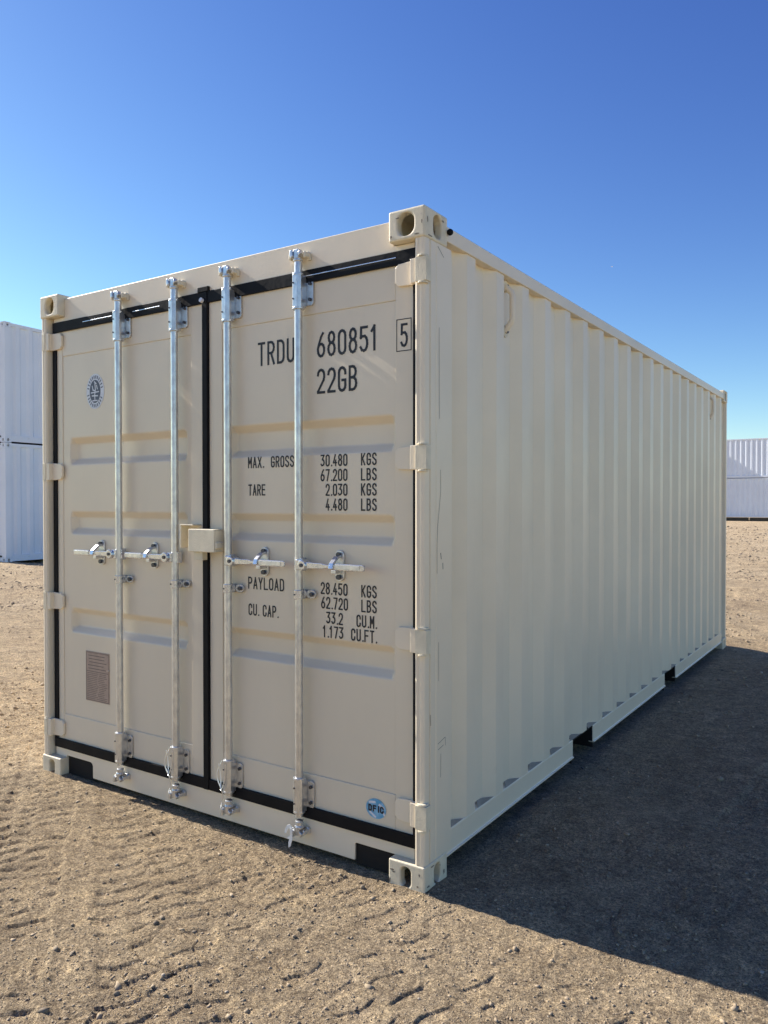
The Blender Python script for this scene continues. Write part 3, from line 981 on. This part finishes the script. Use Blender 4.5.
# glyphs live in a cell 0..1 wide (stretched) and 0..2.3 high
T_, r_ = 2.3, .5
G = {
    '0': [arc(.5, T_ - r_, .5, r_, 0, 180) + arc(.5, r_, .5, r_, 180, 360) + [(1, T_ - r_)]],
    '1': [[(.22, T_ - .45), (.6, T_), (.6, 0)]],
    '2': [arc(.5, T_ - r_, .5, r_, 180, 0) + [(1, T_ - .75), (.9, T_ - 1.05), (0, .1), (0, 0), (1, 0)]],
    '3': [[(0, T_), (1, T_), (.45, T_ - .85)] + arc(.45, .72, .55, .62, 90, -90) + [(.2, .1), (0, .35)]],
    '4': [[(.62, T_), (0, .62), (1, .62)], [(.72, 1.15), (.72, 0)]],
    '5': [[(.95, T_), (.08, T_), (.04, T_ - 1.0), (.2, T_ - .88)] + arc(.5, .72, .5, .72, 75, -90) + [(.2, .08), (0, .35)]],
    '6': [[(.8, T_), (.5, T_ - .35), (.08, T_ - 1.25), (0, .8)] + arc(.5, .62, .5, .62, 180, 520, 12)],
    '7': [[(0, T_), (1, T_), (.35, 0)]],
    '8': [arc(.5, T_ - .53, .43, .53, -90, 270, 12), arc(.5, .62, .5, .62, 90, 450, 12)],
    'T': [[(0, T_), (1, T_)], [(.5, T_), (.5, 0)]],
    'R': [[(0, 0), (0, T_), (.5, T_)] + arc(.5, T_ - .58, .5, .58, 90, -90) + [(0, T_ - 1.16)], [(.5, T_ - 1.16), (1, 0)]],
    'D': [[(0, 0), (0, T_), (.45, T_)] + arc(.45, T_ - .55, .55, .55, 90, 0) + arc(.45, .55, .55, .55, 0, -90) + [(0, 0)]],
    'U': [[(0, T_)] + arc(.5, .5, .5, .5, 180, 360) + [(1, T_)]],
    'G': [[(1, T_ - .6)] + arc(.5, T_ - .5, .5, .5, 0, 180) + arc(.5, .5, .5, .5, 180, 360) + [(1, 1.05), (.55, 1.05)]],
    'B': [[(0, 0), (0, T_), (.45, T_)] + arc(.45, T_ - .54, .48, .54, 90, -90) + [(0, T_ - 1.08)], [(.45, T_ - 1.08)] + arc(.45, .61, .55, .61, 90, -90) + [(0, 0)]],
    'M': [[(0, 0), (0, T_), (.5, .9), (1, T_), (1, 0)]],
    'A': [[(0, 0), (.5, T_), (1, 0)], [(.17, .7), (.83, .7)]],
    'X': [[(0, 0), (1, T_)], [(0, T_), (1, 0)]],
    'O': [arc(.5, T_ - r_, .5, r_, 0, 180) + arc(.5, r_, .5, r_, 180, 360) + [(1, T_ - r_)]],
    'S': [arc(.5, T_ - .5, .5, .5, 10, 180) + [(.05, T_ - .8), (.95, .85)] + arc(.5, .5, .5, .5, 0, -170)],
    'E': [[(1, T_), (0, T_), (0, 0), (1, 0)], [(0, 1.2), (.85, 1.2)]],
    'K': [[(0, 0), (0, T_)], [(1, T_), (.05, 1.0)], [(.3, 1.3), (1, 0)]],
    'L': [[(0, T_), (0, 0), (1, 0)]],
    'P': [[(0, 0), (0, T_), (.5, T_)] + arc(.5, T_ - .6, .5, .6, 90, -90) + [(0, T_ - 1.2)]],
    'Y': [[(0, T_), (.5, 1.05), (1, T_)], [(.5, 1.05), (.5, 0)]],
    'C': [[(1, T_ - .65)] + arc(.5, T_ - .5, .5, .5, 0, 180) + arc(.5, .5, .5, .5, 180, 360) + [(1, .65)]],
    'F': [[(1, T_), (0, T_), (0, 0)], [(0, 1.2), (.85, 1.2)]],
    'I': [[(.5, T_), (.5, 0)]],
    '.': [[(.12, 0), (.16, .05)]],
}
NARROW = {'.': .30, 'I': .55, '1': .85}
def text_w(s, gw, gap):
    return sum((gw * NARROW.get(c, 1) if c != ' ' else gw * .8) + gap for c in s) - gap
def text(s, x, z_top, h, gw, gap, stroke, y, right=None, bm=None, shear=0.0):
    if right is not None:
        x = right - text_w(s, gw, gap)
    own = bm is None
    if own:
        bm = bmesh.new()
    hh = h - stroke
    for c in s:
        if c == ' ':
            x += gw * .8 + gap
            continue
        w = gw * NARROW.get(c, 1)
        sx_ = gw - stroke
        ln = []
        for line in G[c]:
            ln.append([(x + stroke / 2 + (px if c not in 'I.1' else px - (.22 if c == '1' else (.2 if c == 'I' else 0))) * sx_, z_top - h + stroke / 2 + pz / T_ * hh) for px, pz in line])
        strokes(bm, ln, stroke, y=y)
        x += w + gap
    return bm
YT = YP - .0012
def word(s_, x, zt, h, gw, gap, st_, y, right=None):
    link('lettering', text(s_, x, zt, h, gw, gap, st_, y, right), M['ink'], doorR)
word('TRDU', -.881, 2.178, .104, .043, .0125, .0108, YT)
word('680851', -.549, 2.182, .104, .043, .0115, .0108, YT)
word('22GB', -.549, 2.031, .104, .043, .0115, .0108, YT)
word('5', -.133, 2.168, .092, .034, 0, .0095, YS - .001)
bm = bmesh.new()
strokes(bm, [[(-.150, 2.184), (-.084, 2.184), (-.084, 2.062), (-.150, 2.062), (-.150, 2.184)]], .0035, y=YS - .001)
link('lettering_frame', bm, M['ink'], doorR)
word('MAX.', -.942, 1.676, .050, .0235, .0055, .0062, YT)
word('GROSS', -.806, 1.676, .050, .0220, .0052, .0062, YT)
word('TARE', -.940, 1.554, .050, .0215, .0050, .0062, YT)
for s_, zt in (('30.480', 1.673), ('67.200', 1.612), ('2.030', 1.551), ('4.480', 1.490)):
    word(s_, 0, zt, .050, .0215, .0050, .0062, YT, right=-.392)
for s_, zt in (('KGS', 1.673), ('LBS', 1.612), ('KGS', 1.551), ('LBS', 1.490)):
    word(s_, 0, zt, .050, .0215, .0060, .0062, YT, right=-.248)
word('PAYLOAD', -.943, 1.142, .054, .0250, .0060, .0064, YT)
word('CU.', -.941, 1.022, .052, .0225, .0055, .0062, YT)
word('CAP.', -.856, 1.022, .052, .0225, .0055, .0062, YT)
for s_, zt, rt in (('28.450', 1.141, -.392), ('62.720', 1.081, -.390), ('33.2', 1.019, -.416), ('1.173', .961, -.414)):
    word(s_, 0, zt, .050, .0215, .0050, .0062, YT, right=rt)
for s_, zt in (('KGS', 1.141), ('LBS', 1.081), ('CU.M.', 1.019), ('CU.FT.', .961)):
    word(s_, 0, zt, .050, .0215, .0055, .0062, YT, right=-.248)

# stickers
def ellipse_disc(cx, cz, rx, rz, y, n=40, th=.0008):
    bm = bmesh.new()
    extr(bm, [(cx + rx * math.cos(2 * math.pi * k / n), cz + rz * math.sin(2 * math.pi * k / n)) for k in range(n)], y - th, y, 'y')
    return bm
ox, oz = -2.023, 2.053
st = link('seal_sticker', ellipse_disc(ox, oz, .073, .092, YP - .0008), M['sticker_white'], doorL)
bm = ellipse_disc(ox, oz, .044, .060, YP - .0019)
for k in range(26):
    a = 2 * math.pi * k / 26
    if 12 < k < 14 or k in (0, 25):
        continue
    ca, sa = math.cos(a), math.sin(a)
    strokes(bm, [[(ox + .053 * ca, oz + .070 * sa), (ox + .063 * ca, oz + .081 * sa)]], .006, y=YP - .0024)
link('seal_print', bm, M['sticker_dark'], doorL)
bm = bmesh.new()
strokes(bm, [[(ox, oz + .040), (ox + .004, oz + .010), (ox - .002, oz - .020), (ox, oz - .046)], [(ox - .018, oz - .048), (ox + .018, oz - .048)], [(ox - .030, oz - .006), (ox + .030, oz - .003)],
             [(ox - .022, oz + .028), (ox - .016, oz + .008), (ox, oz + .004)], [(ox + .014, oz + .030), (ox + .020, oz + .012)], [(ox - .022, oz - .022), (ox + .022, oz - .024)],
             [(ox - .004, oz + .050), (ox + .010, oz + .040)]], .0065, y=YP - .0029)
link('seal_figure', bm, M['sticker_white'], doorL)

dx, dz = -.249, .250
st = link('round_sticker', ellipse_disc(dx, dz, .048, .040, YS - .0004), M['sticker_blue'], doorR)
bm = bmesh.new()
strokes(bm, [[(dx - .030, dz + .022), (dx - .006, dz + .026)], [(dx + .018, dz + .018), (dx + .036, dz + .010)], [(dx - .026, dz - .018), (dx - .004, dz - .032)], [(dx + .036, dz - .010), (dx + .040, dz - .016)]], .009, y=YS - .0016)
link('sticker_patch', bm, M['sticker_white'], doorR)
bm = text('DFIC', dx - .036, dz + .014, .027, .0175, .0040, .0062, YS - .0024)
link('sticker_text', bm, M['ink'], doorR)

px0, px1, pz0, pz1 = -2.112, -1.918, .425, .688
bm = bmesh.new()
box(bm, px0, px1, YP - .003, YP - .0005, pz0, pz1)
link('data_plate', bm, M['plate'], doorL, .0008)
bm = bmesh.new()
yy = YP - .0034
strokes(bm, [[(px0 + .006, pz1 - .006), (px1 - .006, pz1 - .006), (px1 - .006, pz0 + .006), (px0 + .006, pz0 + .006), (px0 + .006, pz1 - .006)],
             [(px0 + .006, pz1 - .105), (px1 - .006, pz1 - .105)]], .003, y=yy)
rr_ = random.Random(3)
for k in range(5):
    z = pz1 - .022 - k * .017
    strokes(bm, [[(px0 + .020 + rr_.random() * .02, z), (px1 - .022 - rr_.random() * .03, z)]], .0038, y=yy)
for k in range(15):
    z = pz1 - .115 - k * .0095
    xm = px0 + .075 + rr_.random() * .03
    strokes(bm, [[(px0 + .014, z), (xm, z)], [(xm + .012, z), (px1 - .014 - rr_.random() * .03, z)]], .0024, y=yy)
link('plate_print', bm, M['plate_ink'], doorL)
bm = bmesh.new()
tube(bm, [(px1 - .004, YP - .003, .600), (px1 - .004, YP - .008, .600)], .005, 10)
link('plate_rivet', bm, M['zinc'], doorL)

# ------------------------------------------------------------------ white containers in the background
WL, WW, WH = 12.19, 2.438, 2.896
def white_container(label, loc, rz):
    """long white container: its long side lies along local +x on y=0, body towards +y"""
    t = thing('white_container', label, 'container', loc, 'white containers stacked in the background')
    t.rotation_euler = (0, 0, rz)
    def corr(p=.36, dep=.050, a=.20, b=WL - .20):
        pts, s = [(a, dep)], a + .06
        while s + p < b:
            pts += [(s, dep), (s + .06, 0), (s + .16, 0), (s + .22, dep)]
            s += p
        pts.append((b, dep))
        return pts
    for side in (0, 1):
        bm = bmesh.new()
        pr = corr()
        extr(bm, pr + [(x, y + .004) for x, y in pr][::-1], .17, WH - .07)
        for v in bm.verts:
            v.co.y += .012
            if side:
                v.co.y = WW - v.co.y
        link('side_wall', bm, M['white'], t, .006)
        for nm, z0, z1 in (('bottom_rail', .02, .17), ('top_rail', WH - .09, WH - .012)):
            bm = bmesh.new()
            y0, y1 = (.006, .07) if not side else (WW - .07, WW - .006)
            box(bm, .17, WL - .17, y0, y1, z0, z1)
            link(nm, bm, M['white'], t, .004)
    bm = bmesh.new(); box(bm, .02, WL - .02, .03, WW - .03, WH - .05, WH - .03); link('roof', bm, M['white'], t)
    bm = bmesh.new(); box(bm, .02, WL - .02, .05, WW - .05, .12, .16); link('underframe', bm, M['under'], t)
    for ex in (0, 1):
        for ey in (0, 1):
            x0, x1 = (0, .17) if not ex else (WL - .17, WL)
            y0, y1 = (0, .16) if not ey else (WW - .16, WW)
            for z0 in (0, WH - .118):
                bm = bmesh.new()
                ox_ = x0 if not ex else x1
                sgx = 1 if not ex else -1
                oy_ = y0 if not ey else y1
                sgy = 1 if not ey else -1
                # holed long-side face and holed end face
                holed_face(bm, (x0, oy_, z0), (1, 0, 0), (0, 0, 1), x1 - x0, .118, ((x1 - x0) / 2, .059), .062, .078, .03 * sgy)
                holed_face(bm, (ox_, y0, z0), (0, 1, 0), (0, 0, 1), y1 - y0, .118, ((y1 - y0) / 2, .059), .060, .078, -.03 * sgx)
                for q in (((x0, y0, z0), (x1, y0, z0), (x1, y1, z0), (x0, y1, z0)), ((x0, y0, z0 + .118), (x1, y0, z0 + .118), (x1, y1, z0 + .118), (x0, y1, z0 + .118))):
                    bm.faces.new([bm.verts.new(p) for p in q])
                xi, yi = (x1 if not ex else x0), (y1 if not ey else y0)
                bm.faces.new([bm.verts.new(p) for p in ((xi, y0, z0), (xi, y1, z0), (xi, y1, z0 + .118), (xi, y0, z0 + .118))])
                bm.faces.new([bm.verts.new(p) for p in ((x0, yi, z0), (x1, yi, z0), (x1, yi, z0 + .118), (x0, yi, z0 + .118))])
                link('corner_casting', bm, M['white'], t)
            bm = bmesh.new()
            box(bm, x0 + .004, x1 - .004, y0 + .004, y1 - .004, .1185, WH - .1185)
            link('corner_post', bm, M['white'], t, .008)
    # door end at local x = 0
    for dy in (0, 1):
        y0, y1 = (.175, WW / 2 - .012) if not dy else (WW / 2 + .012, WW - .175)
        bm = bmesh.new()
        box(bm, .045, .075, y0, y1, .16, WH - .14)
        for z0 in (.75, 1.35, 1.95):
            box(bm, .040, .0445, y0 + .12, y1 - .12, z0, z0 + .12)
        dr = link('door', bm, M['white'], t, .004)
        for fy in (.28, .74):
            yr = y0 + (y1 - y0) * fy
            bm = bmesh.new()
            tube(bm, [(.012, yr, .06), (.012, yr, WH - .06)], .017, 10)
            for z0 in (.25, 1.1, WH - .4):
                box(bm, .012, .044, yr - .03, yr + .03, z0, z0 + .08)
            link('lock_rod', bm, M['galv'], dr)
        hy = y0 if not dy else y1
        for z0 in (.35, 1.05, 1.75, 2.4):
            bm = bmesh.new()
            box(bm, .002, .030, hy - .05, hy + .05, z0, z0 + .09)
            link('hinge', bm, M['white'], dr, .003)
    bm = bmesh.new(); box(bm, .02, .12, .165, WW - .165, WH - .135, WH - .010); link('header', bm, M['white'], t, .004)
    bm = bmesh.new(); box(bm, .02, .12, .165, WW - .165, .02, .155); link('sill', bm, M['white'], t, .004)
    bm = bmesh.new(); box(bm, WL - .06, WL - .03, .1, WW - .1, .1, WH - .08); link('rear_wall', bm, M['white'], t)
    return t

def copy_tree(o, parent=None):
    c = o.copy()
    C.objects.link(c)
    if parent:
        c.parent = parent
    for ch in list(kids[o.name]):
        copy_tree(ch, c)
    return c

LA, RA = R(95), R(-3)
proto = white_container('lower white container of the stack left of the beige container, standing on the dirt', (-16.486, 8.113, 0.0), LA)
kids = {}
for o in C.objects:
    kids.setdefault(o.name, [])
for o in C.objects:
    if o.parent:
        kids[o.parent.name].append(o)
FX, FY = -11.0, 60.3
NX, NY = FX - 12.32 * math.cos(RA) - .75 * math.sin(-RA), FY - 12.32 * math.sin(RA) - .75 * math.cos(RA)
spots = [
    ('upper white container of the stack left of the beige container, on top of another', (-16.486, 8.113, WH + .012), LA),
    ('lower white container of the far stack right of the beige container, raised on timber blocks', (FX, FY, .27), RA),
    ('upper white container of the far stack right of the beige container, half in shadow', (FX, FY, .27 + WH + .012), RA),
    ('lower white container of the far row, left of the far stack', (NX, NY, .27), RA),
    ('upper white container of the far row, its corner shading the far stack', (NX, NY, .27 + WH + .012), RA),
]
for lab, loc, rz in spots:
    c = copy_tree(proto)
    c.location = loc
    c.rotation_euler = (0, 0, rz)
    c['label'] = lab
# timber blocks, drawn long and dark as the shade under the far stacks
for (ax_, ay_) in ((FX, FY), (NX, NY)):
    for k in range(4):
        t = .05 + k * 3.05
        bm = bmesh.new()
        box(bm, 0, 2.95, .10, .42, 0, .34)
        o = link('timber_shade_block', bm, M['wood_shade'], None, .01)
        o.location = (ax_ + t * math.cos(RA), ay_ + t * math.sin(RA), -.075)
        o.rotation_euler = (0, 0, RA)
        o['label'] = 'long dark timber block added to fill the shaded gap under the far containers'
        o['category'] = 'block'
        o['group'] = 'timber blocks filling the shade under the far row of white containers'

# distant aircraft: a tiny white speck in the sky
bm = bmesh.new()
tube(bm, [(-6, 0, 0), (-5, 0, 0), (4, 0, .2), (6, 0, .6)], [.3, 1.0, .9, .2], 12)
extr(bm, [(-1.5, -.5), (1.2, -7), (2.2, -7), (1.6, 0), (2.2, 7), (1.2, 7), (-1.5, .5)], -.1, .12)
extr(bm, [(4.4, 0), (5.4, -2.4), (6, -2.4), (5.8, 0), (6, 2.4), (5.4, 2.4)], .5, .6)
o = link('aircraft', bm, M['sticker_white'], None, smooth=True)
p = Vector((-154.556, 496.498, 151.377)) - CAM
o.location = CAM + p * 5.0
o.scale = (.55, .55, .55)
o['label'] = 'tiny white aircraft speck in the blue sky above the container side'
o['category'] = 'aircraft'
